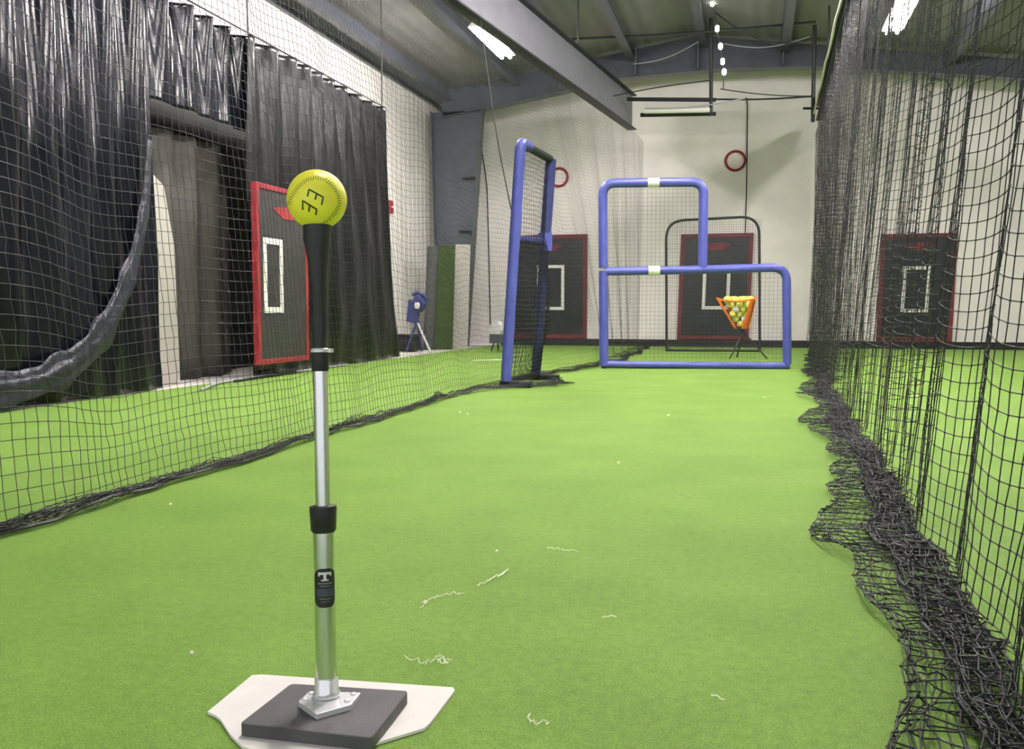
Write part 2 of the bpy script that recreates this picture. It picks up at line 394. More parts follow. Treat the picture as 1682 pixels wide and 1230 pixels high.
def hang_net(y0, y1, ztop, xb, xt, foldA, foldP, seed, spill, spillx, dens=1.0, near=None, accord=False, core=False):
    yd = np.linspace(y0, y1, 9000)
    ph = 2 * PI * yd / foldP + 1.5 * wavy(seed, yd * .8)
    foldA = foldA * np.interp(yd, [1, 3, 6, 9], near) if near else foldA + 0 * yd
    fold = foldA * (np.sin(ph) * (.55 + .45 * np.sin(wavy(seed + 1, yd * .6) * 2))) + foldA * .45 * wavy(seed + 2, yd * 2.3)
    s = np.concatenate([[0], np.cumsum(np.hypot(np.diff(yd), np.diff(fold)))])
    n = int(s[-1] / CELL * dens)
    si = np.linspace(0, s[-1], n); Y = np.interp(si, s, yd); Fo = np.interp(si, s, fold); Ph = np.interp(si, s, ph); foldA = np.interp(si, s, foldA)
    XB = np.array([xb(y) for y in Y]); XT = np.array([xt(y) for y in Y]); SP = np.array([spillx(y) for y in Y])
    nh = int(ztop / CELL); ns = spill
    P = np.zeros((n, nh + ns, 3))
    rs = np.random.RandomState(seed + 9)
    for j in range(nh):
        z = ztop * (1 - j / (nh - 1)); k = z / ztop
        amp = .45 + .75 * (1 - k) - .25 * max(0, 1 - z / .25)
        P[:, j, 0] = XB + (XT - XB) * k + Fo * amp + .004 * wavy(seed + 5, Y * 9 + z * 3)
        P[:, j, 1] = Y + .35 * foldA * np.cos(Ph) * (1 - k) + .003 * rs.randn(n)
        P[:, j, 2] = z + (.016 * np.cos(Ph * 1.0) + .02 * wavy(seed + 6, Y * 3.1) * .5 + .02 * wavy(seed + 7, Y * 1.1)) * min(1, z / .3) * min(1, (ztop - z) / .2) + (0.012 if j == nh - 1 else 0)
    for i in range(ns):
        e = (i + 1) / ns
        tri = math.sin(PI * .5 * e / .45) if e < .45 else math.cos(PI * .5 * (e - .45) / .55 * 1.25)
        if accord: tri = math.sin(PI * .5 * e / .4) if e < .4 else 1 - .16 * (1 - math.cos(6 * PI * (e - .4) / .6)) / 2
        if core and e >= .3: tri = .30 + .28 * math.cos(8 * PI * (e - .3) / .7) * (1 - .3 * e) + (.42 * (1 - (e - .3) / .12) if e < .42 else 0)
        elif core: tri = math.sin(PI * .5 * e / .3)
        wob = 1 + .22 * wavy(seed + 60, Y * 2.6 + e * .8)
        P[:, nh + i, 0] = P[:, nh - 1, 0] - Fo * .5 * min(1, e * 3) + SP * tri * wob + .012 * wavy(seed + 20, Y * 21 + e * 9) * e + .004 * rs.randn(n)
        P[:, nh + i, 1] = P[:, nh - 1, 1] + .020 * wavy(seed + 40, Y * 9 + e * 7) + .004 * rs.randn(n)
        P[:, nh + i, 2] = .008 + (.035 if e > .45 else .018) * np.abs(wavy(seed + 30, Y * 8.3 + e * 11)) * (1 - .35 * e) + .03 * math.sin(PI * e) * np.abs(wavy(seed + 33, Y * 3.1)) + .004 * rs.rand(n)
    return P
# right net
rxb = lambda y: float(np.interp(y, [0, 1.5, 1.8, 3.5, 7.7, 11, 15, 16.2], [.44, .44, .45, .52, .62, .78, .97, 1.0]))
rsp = lambda y: -(float(np.interp(y, [0, 1.5, 3, 7, 11, 16], [.27, .25, .23, .23, .14, .06])) + .03 * float(wavy(71, y * 3.0)))
t = thing('batting_cage_net', (.9, 8, 0), 'black knotted net hanging close on the right, spilling onto the turf', 'net')
P = hang_net(.35, 16.0, ZB - .02, rxb, RB, .062, .56, 3, 44, rsp, 1.0, (.6, .45, 1.0, 2.5), core=True)
make_net('netting', P, .0017, .0038, M_net, t, 4.5)
rope = [(p[0], p[1], max(.012, p[2])) for p in P[::3, -1]]
B().tube(rope, .005, 6).build('edge_rope', M_net, t, smooth=True)
# left net
lxb = lambda y: float(np.interp(y, [0, 2.2, 6.9, 8.4, 10.8, 15.2, 16.2], [-2.1, -2.14, -2.24, -2.2, -1.85, -1.96, -1.96]))
lsp = lambda y: .10 + .62 * math.exp(-((y - 7.75) / .55) ** 2) + .17 * (1 / (1 + math.exp(-(y - 9.0) * 4))) * (1 if y < 15.2 else .4) + .02 * float(wavy(72, y * 2.4))
t = thing('batting_cage_net', (-2.2, 8, 0), 'black square net wall along the left side of the lane', 'net')
P = hang_net(.6, 16.05, ZB - .02, lxb, lambda y: float(np.interp(y, [0, 4, 8.4, 15.1, 16.2], [-2.35, -2.5, LB(8.4), -1.96, -1.90])), .022, 1.1, 17, 30, lsp, accord=True)
make_net('netting', P, np.interp(P[:, :, 1], [2, 9], [.0015, .0010]), .0028, M_net, t, 6)
B().tube([(p[0], p[1], max(.016, p[2])) for p in P[::3, -1]], .006, 6).build('edge_rope', M_net, t, smooth=True)
for y in (8.95,):
    zc = np.linspace(ZB - .02, .02, 30)
    B().tube([(lxb(y) + .03 + (LB(y) - lxb(y)) * z / ZB + .02 * math.sin(z * 2), y, z) for z in zc], .006, 6).build('lacing_cord', M_net, t)

# ------------------------------------------------------------------ tee
TB = gz(537, 1157, .02); Zr = TB.copy()
tz = lambda px, dx=0: None
dT = (TB - C0).dot(FW)
mpp = dT / F                                   # metres per pixel at the tee
t = thing('batting_tee', (TB.x, TB.y, 0), 'silver and black batting tee standing on a dark square base', 'batting tee')
def quadpts(px, z): return [gz(x, y, z) for x, y in px]
def ngon_round(pts, r=.006, k=3):
    out = []; n = len(pts)
    for i in range(n):
        p = pts[i]; a = (pts[i - 1] - p).normalized(); c = (pts[(i + 1) % n] - p).normalized()
        for j in range(k + 1):
            s = j / k; q = p + a * r * (1 - s) ** 2 + c * r * s ** 2; out.append(q)
    return out
zp0, zp1 = .006, .026
bp = ngon_round(quadpts([(393, 1188), (610, 1212), (671, 1134), (478, 1122)], zp1), .008)
B().prism([Vector((p.x, p.y, zp0)) for p in bp], (0, 0, zp1 - zp0)).build('base_plate', M_base, t, bevel=.002)
mp_ = ngon_round(quadpts([(490, 1152), (520, 1173), (577, 1157), (593, 1137), (508, 1135)], zp1 + .009), .003)
mpl = B().prism([Vector((p.x, p.y, zp1)) for p in mp_], (0, 0, .009)).build('mounting_plate', M_alud, t, bevel=.001)
for px in ((500, 1149), (511, 1139), (570, 1151), (580, 1140)):
    q = gz(px[0], px[1], zp1 + .009)
    subpart(B().lathe([(.0045, 0), (.0045, .002), (.002, .0032)], (q.x, q.y, q.z), 10), 'screw', M_alud, mpl)
# pole axis: from the plate up to the ball
BALL = C0 + ray(520.5, 328) * (dT)
base0 = Vector((TB.x, TB.y, zp1 + .009)); ax = (BALL - base0); AL = ax.length; axn = ax.normalized()
q0 = Vector((0, 0, 1)).rotation_difference(axn).to_matrix()
hpx = lambda py: ((1152 - py) * mpp)          # height along the pole for an image row
def L(prof, name, m, n=32, parent=t): return B().lathe(prof, base0, n, q0).build(name, m, parent, smooth=True)
r1, r2 = .0163, .0115
lt = L([(r1, 0), (r1, hpx(872))], 'lower_tube', M_alu)
L([(.0215, -.0005), (.0225, .004), (.019, .008), (.0185, .028), (.0170, .030)], 'base_collar', M_clear)
L([(.0172, hpx(884)), (.0200, hpx(880)), (.0215, hpx(845)), (.0212, hpx(841)), (.0125, hpx(840))], 'clamp_collar', M_rub)
L([(r2, hpx(850)), (r2, hpx(600))], 'upper_tube', M_alu)
L([(.0125, hpx(620)), (.0135, hpx(617)), (.0145, hpx(590)), (.0125, hpx(588))], 'upper_collar', M_rub)
hc = L([(.0125, hpx(590)), (.0145, hpx(589)), (.0145, hpx(584)), (.0120, hpx(582))], 'hose_clamp', M_alud)
cc = base0 + axn * hpx(586) + RT * .016
subpart(B().box(cc, (.008, .010, .006), q0), 'clamp_screw', M_alud, hc)
# rubber ball holder: cone with one wrapped lap
hb = B(); n = 48; rows = []
prof = [(582, .0105), (560, .0118), (545, .0122), (520, .0125), (490, .0133), (460, .0147), (430, .0170), (405, .0198), (385, .0225), (373, .0222), (371, .0180), (376, .012)]
vs = []
for py, r in prof:
    s = (582 - py) / 200.0
    for j in range(n):
        a = 2 * PI * j / n
        lap = (a - (3.5 + 2.3 * (1 - s))) % (2 * PI)       # spiral overlap edge
        rr = r * (1 + (.17 * math.exp(-lap / .9) if 0.15 < s < .97 else 0))
        vs.append(base0 + q0 @ Vector((rr * math.cos(a), rr * math.sin(a), hpx(py))))
fs = [(i * n + j, i * n + (j + 1) % n, (i + 1) * n + (j + 1) % n, (i + 1) * n + j) for i in range(len(prof) - 1) for j in range(n)]
fs += [tuple(range(n))[::-1], tuple(range((len(prof) - 1) * n, len(prof) * n))]
hb.add(vs, fs); hb.build('ball_holder', M_rub, t, smooth=True)
# sticker on the lower tube, curved round it, facing the camera
vd = (C0 - (base0 + axn * hpx(970))); vd.z = 0; a0_ = math.atan2(vd.y, vd.x) + .04
def tubepatch(pts_uv, r):    # u: angle (rad), v: height
    return [base0 + q0 @ Vector((r * math.cos(a0_ - u), r * math.sin(a0_ - u), v)) for u, v in pts_uv]
def patch(u0, u1, v0, v1, r, name, m, parent, rc=0.0, nu=16, nv=12):
    b = B(); g = []
    um = (u0 + u1) / 2; hu = (u1 - u0) / 2; hh = (v1 - v0) / 2; vm = (v0 + v1) / 2
    for i in range(nv + 1):
        v = -1 + 2 * i / nv; vv = math.copysign(1 - (1 - abs(v)) ** 1.6, v) if rc else v
        dist = hh * (1 - abs(vv)); w = hu
        if rc:
            x = max(0, rc - dist); w = hu - (rc - math.sqrt(max(0, rc * rc - x * x))) / r
        for j in range(nu + 1): g.append((um - w + 2 * w * j / nu, vm + vv * hh))
    vs = tubepatch(g, r); vs2 = tubepatch(g, r - .0006)
    N = len(vs); fs = [(i * (nu + 1) + j, i * (nu + 1) + j + 1, (i + 1) * (nu + 1) + j + 1, (i + 1) * (nu + 1) + j) for i in range(nv) for j in range(nu)]
    b.add(vs, fs); b.add(vs2, [q[::-1] for q in fs])
    return subpart(b, name, m, parent, smooth='all')
st = patch(-1.12, 1.12, hpx(1004), hpx(941), r1 + .0008, 'sticker', M_rub, lt, .013, 20, 20)
def letter(u0, u1, p0, p1, m=M_alud): 
    o = patch(u0, u1, hpx(p1), hpx(p0), r1 + .0012, 'sticker_print', m, lt, 0, 6, 2); return o
letter(-.62, .62, 946.5, 950.5); letter(-.13, .13, 950.5, 958.5); letter(-.34, .34, 958.5, 960.5)
letter(-.62, -.46, 950.5, 953); letter(.46, .62, 950.5, 953)
M_grp = mat('grey_print', (.16, .17, .17), .5)
letter(-.66, .66, 963.5, 966, M_grp); letter(-.5, .5, 968.5, 970, M_grp)
M_blp = mat('slate_print', (.05, .06, .085), .5)
letter(-.8, .8, 973, 986, M_blp); letter(-.55, .55, 989, 990.5, M_grp); letter(-.4, .4, 994, 995, M_grp)

# home plate under it
hp = [(414, 1109), (430, 1108), (744, 1129), (747, 1134), (706, 1188), (697, 1196), (572, 1234), (430, 1236), (398, 1226), (378, 1206), (362, 1181), (354, 1175), (341, 1169)]
pts = [gz(x, y, .005) for x, y in hp]
B().prism([Vector((p.x, p.y, .001)) for p in pts], (0, 0, .0045)).build('home_plate', M_plate, None)
tag(bpy.data.objects['home_plate'], 'flat white rubber home plate lying on the turf under the tee', 'home plate')

# softball
R = .0485
bd = (BALL - C0); R = dT * 48.7 / F
fn = (C0 - BALL).normalized(); fu = Vector((0, 0, 1)).cross(fn).normalized(); fv = fn.cross(fu)
t = thing('softball', BALL - Vector((0, 0, R)), 'yellow softball with dark hand marking, resting on top of the tee', 'softball')
B().sphere(BALL, R, 48, 32).build('ball_cover', M_yel, t, smooth='all')
def onball(zx, zy, k=1.0):
    a = (zx - 617) / 290; c = -(zy - 413) / 290; d2 = a * a + c * c
    if d2 > .98: s = math.sqrt(.98 / d2); a *= s; c *= s; d2 = .98
    return BALL + (fu * a + fv * c + fn * math.sqrt(1 - d2)) * R * k
def stroke(pts, r, b):
    out = []
    for p, q in zip(pts, pts[1:]):
        for i in range(6): out.append(onball(p[0] + (q[0] - p[0]) * i / 6, p[1] + (q[1] - p[1]) * i / 6, 1.0))
    out.append(onball(*pts[-1])); b.tube(out, r, 6)
mk = B()
for s in ([(530, 385), (545, 318), (675, 388), (660, 460)], [(618, 352), (600, 412)], [(485, 508), (485, 425), (545, 462), (612, 502), (605, 555)], [(548, 466), (540, 525)]): stroke(s, .0013, mk)
mk.build('hand_marking', M_ink, t)
sb = B()
arc = [(352, 470), (375, 395), (440, 300), (520, 232), (610, 205), (700, 225), (780, 290), (822, 370), (828, 450), (790, 530), (720, 605), (640, 655)]
cum = [0]
for p, q in zip(arc, arc[1:]): cum.append(cum[-1] + math.dist(p, q))
for i in range(44):
    s = cum[-1] * (i + .5) / 44; x = np.interp(s, cum, [p[0] for p in arc]); y = np.interp(s, cum, [p[1] for p in arc])
    dx, dy = x - 605, y - 430; l = math.hypot(dx, dy); dx /= l; dy /= l
    stroke([(x - dx * 17 + dy * 5, y - dy * 17 - dx * 5), (x + dx * 17 - dy * 5, y + dy * 17 + dx * 5)], .0007, sb)
sb.build('stitching', M_st, t)

# ------------------------------------------------------------------ generic framed screens
def smooth_path(pts, r=.15, k=6):
    out = [Vector(pts[0])]
    for i in range(1, len(pts) - 1):
        p = Vector(pts[i]); a = Vector(pts[i - 1]) - p; c = Vector(pts[i + 1]) - p
        ra = min(r, a.length * .5, c.length * .5); a.normalize(); c.normalize()
        for j in range(k + 1):
            s = j / k; out.append(p + a * ra * (1 - s) ** 2 + c * ra * s ** 2)
    out.append(Vector(pts[-1])); return out
def flat_net(parent, inside, o, u, v, W_, H_, r=.0011, cell=CELL, bulge=.04, m=M_netf, name='screen_net'):
    b = B(); n = u.cross(v); nu = int(W_ / cell); nv = int(H_ / cell)
    P_ = lambda a, c: o + u * a + v * c + n * bulge * math.sin(PI * min(1, a / W_)) * math.sin(PI * min(1, c / H_))
    for i in range(1, nu + 1):
        a = i * cell; seg = []
        for j in range(0, nv + 2):
            c = min(H_, j * cell)
            if inside(a, c): seg.append(P_(a, c))
            elif len(seg) > 1: b.tube(seg, r, 3, caps=False); seg = []
            else: seg = []
        if len(seg) > 1: b.tube(seg, r, 3, caps=False)
    for j in range(1, nv + 1):
        c = j * cell; seg = []
        for i in range(0, nu + 2):
            a = min(W_, i * cell)
            if inside(a, c): seg.append(P_(a, c))
            elif len(seg) > 1: b.tube(seg, r, 3, caps=False); seg = []
            else: seg = []
        if len(seg) > 1: b.tube(seg, r, 3, caps=False)
    return b.build(name, m, parent)

# L screen
p1 = gz(992, 605, 0); p2 = gz(1293, 606, 0); u = (p2 - p1).normalized(); nn = u.cross(Vector((0, 0, 1)))
lp = lambda x, y: on_plane(x, y, p1, nn)
t = thing('l_screen', ((p1 + p2) / 2), 'blue padded L-shaped pitching screen standing in the middle of the lane', 'pitching screen')
rr = .050
top = smooth_path([lp(991, 440), lp(990, 301), lp(1156, 299), lp(1154, 440)], .14, 8)
B().tube(top, rr, 14).build('top_frame', M_blue, t, smooth=True)
B().tube([lp(992, 600), lp(991, 445)], rr, 14).build('left_post', M_blue, t, smooth=True)
B().tube(smooth_path([lp(993, 446), lp(1155, 443), lp(1292, 439), lp(1293, 598)], .16, 8), rr * .93, 14).build('shoulder_frame', M_blue, t, smooth=True)
B().tube([lp(988, 598), lp(1140, 600), lp(1296, 601)], rr * .8, 12).build('bottom_rail', M_blue, t, smooth=True)
for x, y in ((1073, 300), (1074, 444.5)):
    c = lp(x, y); B().tube([c - u * .062, c + u * .062], rr * 1.07, 16).build('white_strap', M_white, t, smooth=True)
for x in (992, 1291):
    c = lp(x, 602); c.z = .014
    B().tube([c - nn * .03, c + nn * .03], .03, 10).build('rubber_foot', M_rub, t, smooth=True)
W_ = (p2 - p1).length; Hm = lp(991, 444).z; wm = (lp(1155, 443) - p1).dot(u); Ht = lp(1000, 300).z
flat_net(t, lambda a, c: c < Hm or a < wm, p1 + Vector((0, 0, .03)), u, Vector((0, 0, 1)), W_, Ht - .03, r=.0010)
# small tilted strap
# narrow screen seen nearly edge on
q1 = gz(831, 636, .0); q2 = gz(880, 624, .0)
def depth_at(p): return (p - C0).dot(FW)
tq1 = C0 + ray(855, 234) * depth_at(q1 + Vector((0, 0, 2.05))); tq2 = C0 + ray(905, 262) * depth_at(q2 + Vector((0, 0, 2.05)))
q1z = q1 + Vector((0, 0, .05)); q2z = q2 + Vector((0, 0, .05))
t = thing('sock_net_screen', ((q1 + q2) / 2), 'tall narrow blue framed net screen standing beside the left net', 'screen')
fr = smooth_path([q1z, tq1, tq2, q2z], .10, 6)
B().tube([q1z + (tq1 - q1z) * k / 8 for k in range(8)] + smooth_path([q1z + (tq1 - q1z) * .93, tq1, tq1 + (tq2 - tq1) * .25], .1), .045, 14).build('front_post', M_blue, t, smooth=True)
B().tube([tq1 + (tq2 - tq1) * .2, tq1 + (tq2 - tq1) * .95], .036, 12).build('top_rail', M_dark, t, smooth=True)
B().tube([tq2, q2z + (tq2 - q2z) * .62], .05, 12).build('rear_post_upper', M_blueM, t, smooth=True)
B().tube([q2z + (tq2 - q2z) * .62, q2z], .045, 12).build('rear_post_lower', M_blueM, t, smooth=True)
m1 = q1z + (tq1 - q1z) * .60; m2 = q2z + (tq2 - q2z) * .62
B().tube([m1, m2], .035, 12).build('middle_rail', M_blueM, t, smooth=True)
B().tube([m2 - Vector((0, 0, .08)), m2 + Vector((0, 0, .08))], .066, 12).build('joint_sleeve', M_blue, t, smooth=True)
B().tube([q1z, q2z], .03, 12).build('bottom_rail', M_dark, t, smooth=True)
for q in (q1, q2):
    a = q + Vector((-.05, .02, .03)); c = q + Vector((.22, -.02, .03))
    B().tube([a, c], .028, 10).build('skid_foot', M_rub, t, smooth=True)
uu = (q2z - q1z); WW = uu.length; uu.normalize(); vv = (tq1 - q1z); HH = vv.length; vv.normalize()
flat_net(t, lambda a, c: True, q1z, uu, vv, WW, HH, r=.0019, bulge=.09, cell=.04, m=M_net)
flat_net(t, lambda a, c: True, q1z + Vector((.05, 0, 0)), uu, vv, WW, HH * .6, r=.003, bulge=.14, cell=.04, m=M_net, name='net_bag')

# black pop-up frame in front of the centre pad
k1 = gz(1095, 577, 0); k2 = gz(1248, 578, 0); ku = (k2 - k1).normalized(); kn_ = ku.cross(Vector((0, 0, 1)))
kp = lambda x, y: on_plane(x, y, k1, kn_)
t = thing('practice_net', (k1 + k2) / 2, 'thin black framed practice net standing before the centre wall pad', 'practice net')
B().tube(smooth_path([k1 + Vector((0, 0, .02)), kp(1094, 363), kp(1247, 355), k2 + Vector((0, 0, .02))], .28, 8), .020, 10).build('frame', M_dark, t, smooth=True)
B().tube([k1 + Vector((0, 0, .02)), k2 + Vector((0, 0, .02))], .018, 8).build('base_bar', M_dark, t)
for k in (k1, k2): B().tube([k + Vector((0, -.02, .02)), k + Vector((0, .45, .02))], .018, 8).build('foot_bar', M_dark, t)
flat_net(t, lambda a, c: True, k1, ku, Vector((0, 0, 1)), (k2 - k1).length, kp(1150, 362).z, r=.0016, cell=.035)

# ------------------------------------------------------------------ wall pads
def pad(name, o, u, n, Wd, Hd, label, border, body, win, logo, bord=.07, sheared=0.0):
    # o = bottom left corner on the wall, u along, n towards the viewer
    z = Vector((0, 0, 1)); t = thing(name, o + u * Wd / 2, label, 'wall pad', 'strike zone pads')
    sh = lambda a, c: o + u * (a + sheared * c / Hd) + z * c
    def slab(a0, c0, a1, c1, d0, d1, nm, m, **k):
        return B().prism([sh(a0, c0) + n * d0, sh(a1, c0) + n * d0, sh(a1, c1) + n * d0, sh(a0, c1) + n * d0], n * (d1 - d0)).build(nm, m, t, **k)
    slab(.01, .01, Wd - .01, Hd - .01, .005, .05, 'pad_body', body, bevel=.01)
    b = B()
    for a0, c0, a1, c1 in ((0, 0, bord, Hd), (Wd - bord, 0, Wd, Hd), (bord, 0, Wd - bord, bord), (bord, Hd - bord, Wd - bord, Hd)):
        b.prism([sh(a0, c0), sh(a1, c0), sh(a1, c1), sh(a0, c1)], n * .058)
    b.build('border', border, t, bevel=.004)
    a0, c0, a1, c1 = win; s = .055; b = B()
    for x0, y0, x1, y1 in ((a0, c0, a0 + s, c1), (a1 - s, c0, a1, c1), (a0 + s, c0, a1 - s, c0 + s), (a0 + s, c1 - s, a1 - s, c1)):
        b.prism([sh(x0, y0) + n * .05, sh(x1, y0) + n * .05, sh(x1, y1) + n * .05, sh(x0, y1) + n * .05], n * .008)
    b.build('strike_zone', M_white, t)
    if logo:
        la, lc, lw, lh = logo; pts = [sh(la + lw * math.cos(q) * (1 + .25 * math.sin(3 * q)), lc + lh * math.sin(q)) + n * .05 for q in np.linspace(0, 2 * PI, 20, endpoint=False)]
        B().prism(pts, n * .005).build('red_emblem', M_redd if border is M_redd else M_red, t)
    return t
def backpad(x0, x1, y0, y1, wx0, wx1, wy0, wy1, label, sheared=0, logo=True):
    a = gY(x0, y1, YW - .01); c = gY(x1, y1, YW - .01); ztop = gY((x0 + x1) / 2, y0, YW - .01).z
    wd = c.x - a.x; a.z = max(a.z, .125)
    A = gY(wx0, wy1, YW - .06); C_ = gY(wx1, wy0, YW - .06)
    return pad('wall_pad', a, Vector((1, 0, 0)), Vector((0, -1, 0)), wd, ztop - a.z, label, M_redd, M_pad,
               (A.x - a.x, A.z - a.z, C_.x - a.x, C_.z - a.z), (wd * .5, (ztop - a.z) * .88, .22, .07) if logo else None, sheared=sheared)
backpad(842, 964, 386, 562, 882, 927, 435, 509, 'black pad with dark red border on the back wall, behind the tall narrow screen')
backpad(1112, 1230, 384, 559, 1151, 1197, 436, 508, 'black strike zone pad in the middle of the back wall, behind the L-shaped screen', .05)
backpad(1438, 1562, 384, 565, 1478, 1526, 437, 513, 'black strike zone pad on the back wall seen through the right net', .04)
XP = -4.46
a = gX(417, 600, XP); c = gX(500, 590, XP); tp = gX(411, 298, XP)
A = gX(434, 514, XP + .05); C_ = gX(463, 394, XP + .05)
pad('wall_pad', Vector((XP, a.y, a.z)), Vector((0, 1, 0)), Vector((1, 0, 0)), c.y - a.y, tp.z - a.z,
    'grey pad with bright red border hanging on the black sheeting at left', M_red, M_padl,
    (A.y - a.y, A.z - a.z, C_.y - a.y, C_.z - a.z), ((c.y - a.y) * .62, (tp.z - a.z) * .86, .26, .06), .05)
# rings on the back wall
for (x, y, r, lab) in ((1208, 264, 15.5, 'small red hoop on the back wall above the L-shaped screen'), (918, 291, 14.5, 'small red hoop on the back wall behind the top of the narrow screen')):
    c = gY(x, y, YW - .03); rad = r * (c - C0).dot(FW) / F
    o = B().tube([c + Vector((math.cos(q) * rad, 0, math.sin(q) * rad)) for q in np.linspace(0, 2 * PI, 36, endpoint=False)], .022, 8, closed=True).build('wall_hoop', M_red, None, smooth=True)
    tag(o, lab, 'hoop', 'red hoops on the back wall')

# ------------------------------------------------------------------ plastic sheeting on the left
def sheet(name, y0, y1, z0, z1, x, m, label, seed, fold=.05, topgather=1.0, flare=0.0, swoosh=False, toplev=None, n=260, k=60, par=None):
    Y = np.linspace(y0, y1, n); V = []; F_ = []
    for j in range(k + 1):
        s = j / k
        for i, y in enumerate(Y):
            zt = z1 + (toplev(y) if toplev else 0); z = z0 + (zt - z0) * s
            g = math.exp(-(1 - s) * 2.2) * topgather
            f = fold * (.16 + 1.05 * g) * math.copysign(abs(math.sin(2 * PI * y / .34 + 1.1 * math.sin(y * 3.1 + seed) + .5 * math.sin(z * 1.3 + seed))) ** .75, math.sin(2 * PI * y / .34 + 1.1 * math.sin(y * 3.1 + seed) + .5 * math.sin(z * 1.3 + seed)))
            f += .02 * math.sin(y * 2.3 + z * 1.1 + seed) + .012 * math.sin(y * 11 + z * 3.7 + seed * 2) * (1 - s)
            if swoosh:                          # a long soft crease sweeping down to the left
                yc = 6.25 - 1.75 * max(0, (1.75 - z) / 1.75) ** 2.2
                f += .034 * math.exp(-((y - yc) / .14) ** 2) * min(1, max(0, (2.1 - z)))
            V.append((x + f, y + flare * (1 - s) * max(0, (y - y0) / (y1 - y0)) ** 3, z))
    for j in range(k):
        for i in range(n - 1):
            F_.append((j * n + i, j * n + i + 1, (j + 1) * n + i + 1, (j + 1) * n + i))
    b = B(); b.v = V; b.f = F_; o = b.build(name, m, None, smooth='all')
    md = o.modifiers.new('thick', 'SOLIDIFY'); md.thickness = .004
    tag(o, label, 'plastic sheet'); return o
yd0 = gX(264, 400, -4.6).y; yd1 = gX(417, 400, -4.6).y; ye = gX(630, 180, -4.6).y
sheet('plastic_curtain', 1.5, yd0, .012, 3.2, -4.62, M_plast, 'large shiny black plastic curtain hanging at the far left, nearest the camera', 1, .045, 1.2, n=420)
sheet('plastic_curtain', yd0 - .2, yd1 + .18, 2.33, 3.2, -4.70, M_plast, 'short shiny black plastic curtain over the doorway in the left wall', 2.2, .05, 1.3, n=140, k=30)
sheet('plastic_curtain', yd1 - .02, ye, .012, 3.2, -4.63, M_tarp, 'charcoal tarp hanging behind the red bordered pad at left, ending at the white wall', 3.1, .03, 1.5, flare=.5, n=280)
cur1 = bpy.data.objects['plastic_curtain']
M_fold = mat('fold_catching_light', (.022, .024, .038), .36, noise=.5, nscale=12, bump=.9, bscale=16)  # crease of the black plastic; caught light painted in as lighter blue grey
fp = [gX(x, y, -4.555) for x, y in ((246, 230), (240, 340), (222, 425), (203, 478), (180, 528), (150, 572), (105, 606), (60, 630), (0, 645), (-60, 660))]
fp = [p for p in smooth_path(fp, .3, 4)]
fb_ = B(); V = []; N = 26; K = 90
cum = [0]
for p, q in zip(fp, fp[1:]): cum.append(cum[-1] + (q - p).length)
for i in range(K):
    sdist = cum[-1] * i / (K - 1); c = Vector([np.interp(sdist, cum, [p[k] for p in fp]) for k in range(3)])
    c2 = Vector([np.interp(min(cum[-1], sdist + .05), cum, [p[k] for p in fp]) for k in range(3)]); c1 = Vector([np.interp(max(0, sdist - .05), cum, [p[k] for p in fp]) for k in range(3)])
    tt = (c2 - c1).normalized(); side = tt.cross(Vector((1, 0, 0))).normalized(); f = i / (K - 1); wd = .02 + .075 * min(1, f * 1.6) * (1 + .2 * math.sin(f * 37) + .1 * math.sin(f * 71))
    for j in range(N):
        a = 2 * PI * j / N; k_ = 1 + .28 * math.sin(5 * a + f * 9) + .08 * math.sin(9 * a - f * 23)
        V.append(c + side * math.cos(a) * wd * k_ + Vector((1, 0, 0)) * math.sin(a) * wd * .22 * k_)
for p in V: p.z = max(p.z, .012)
fb_.add(V, [(i * N + j, i * N + (j + 1) % N, (i + 1) * N + (j + 1) % N, (i + 1) * N + j) for i in range(K - 1) for j in range(N)] + [tuple(range(N))[::-1], tuple(range((K - 1) * N, K * N))])
fo = fb_.build('gathered_fold', M_fold, cur1, smooth='all'); fo['label'] = 'gathered black plastic fold, caught light painted blue grey'
# side cable that carries the sheets
tag(B().tube([(-4.62, 0, 3.22), (-4.62, ye + .1, 3.22)], .008, 8).build('support_cable', M_dark), 'dark cable carrying the black sheets along the left', 'cable')
for y in (2.0, yd0, yd1, ye):
    tag(B().tube([(-4.62, y, 3.2), (-4.62, y, roof(-4.62))], .008, 6).build('hanger_rod', M_dark), 'thin hanging rod above the black sheets, %s' % {2.0: 'nearest the camera', yd0: 'at the near side of the doorway', yd1: 'at the far side of the doorway', ye: 'at the far end of the sheets'}[y], 'rod')
# beige sheet inside the doorway
ya = gX(264, 400, -5.0).y; yb = gX(385, 400, -5.0).y
b = B(); V = []
for j in range(12):
    for i in range(40):
        y = ya - .6 + (yb - ya + .6) * i / 39; V.append((-5.05 + .04 * math.sin(y * 17), y, .02 + 2.2 * j / 11))
b.v = V; b.f = [(j * 40 + i, j * 40 + i + 1, (j + 1) * 40 + i + 1, (j + 1) * 40 + i) for j in range(11) for i in range(39)]
o = b.build('fabric_drape', M_beige, smooth='all'); md = o.modifiers.new('t', 'SOLIDIFY'); md.thickness = .004
tag(o, 'grey brown drape hanging inside the doorway behind the black sheets', 'drape')
yp0 = gX(240, 500, -4.9).y; yp1 = gX(293, 500, -4.9).y
B().prism([(-4.93, yp0, .005), (-4.93, yp1, .005), (-4.93, yp1 - .04, 1.2), (-4.93, yp1 - .16, 1.7), (-4.93, yp0, 1.85)], (.03, 0, 0)).build('leaning_board', M_pale)
tag(bpy.data.objects['leaning_board.001'] if 'leaning_board.001' in bpy.data.objects else bpy.data.objects['leaning_board'], 'pale board standing at the near edge of the dark doorway in the left wall', 'board')
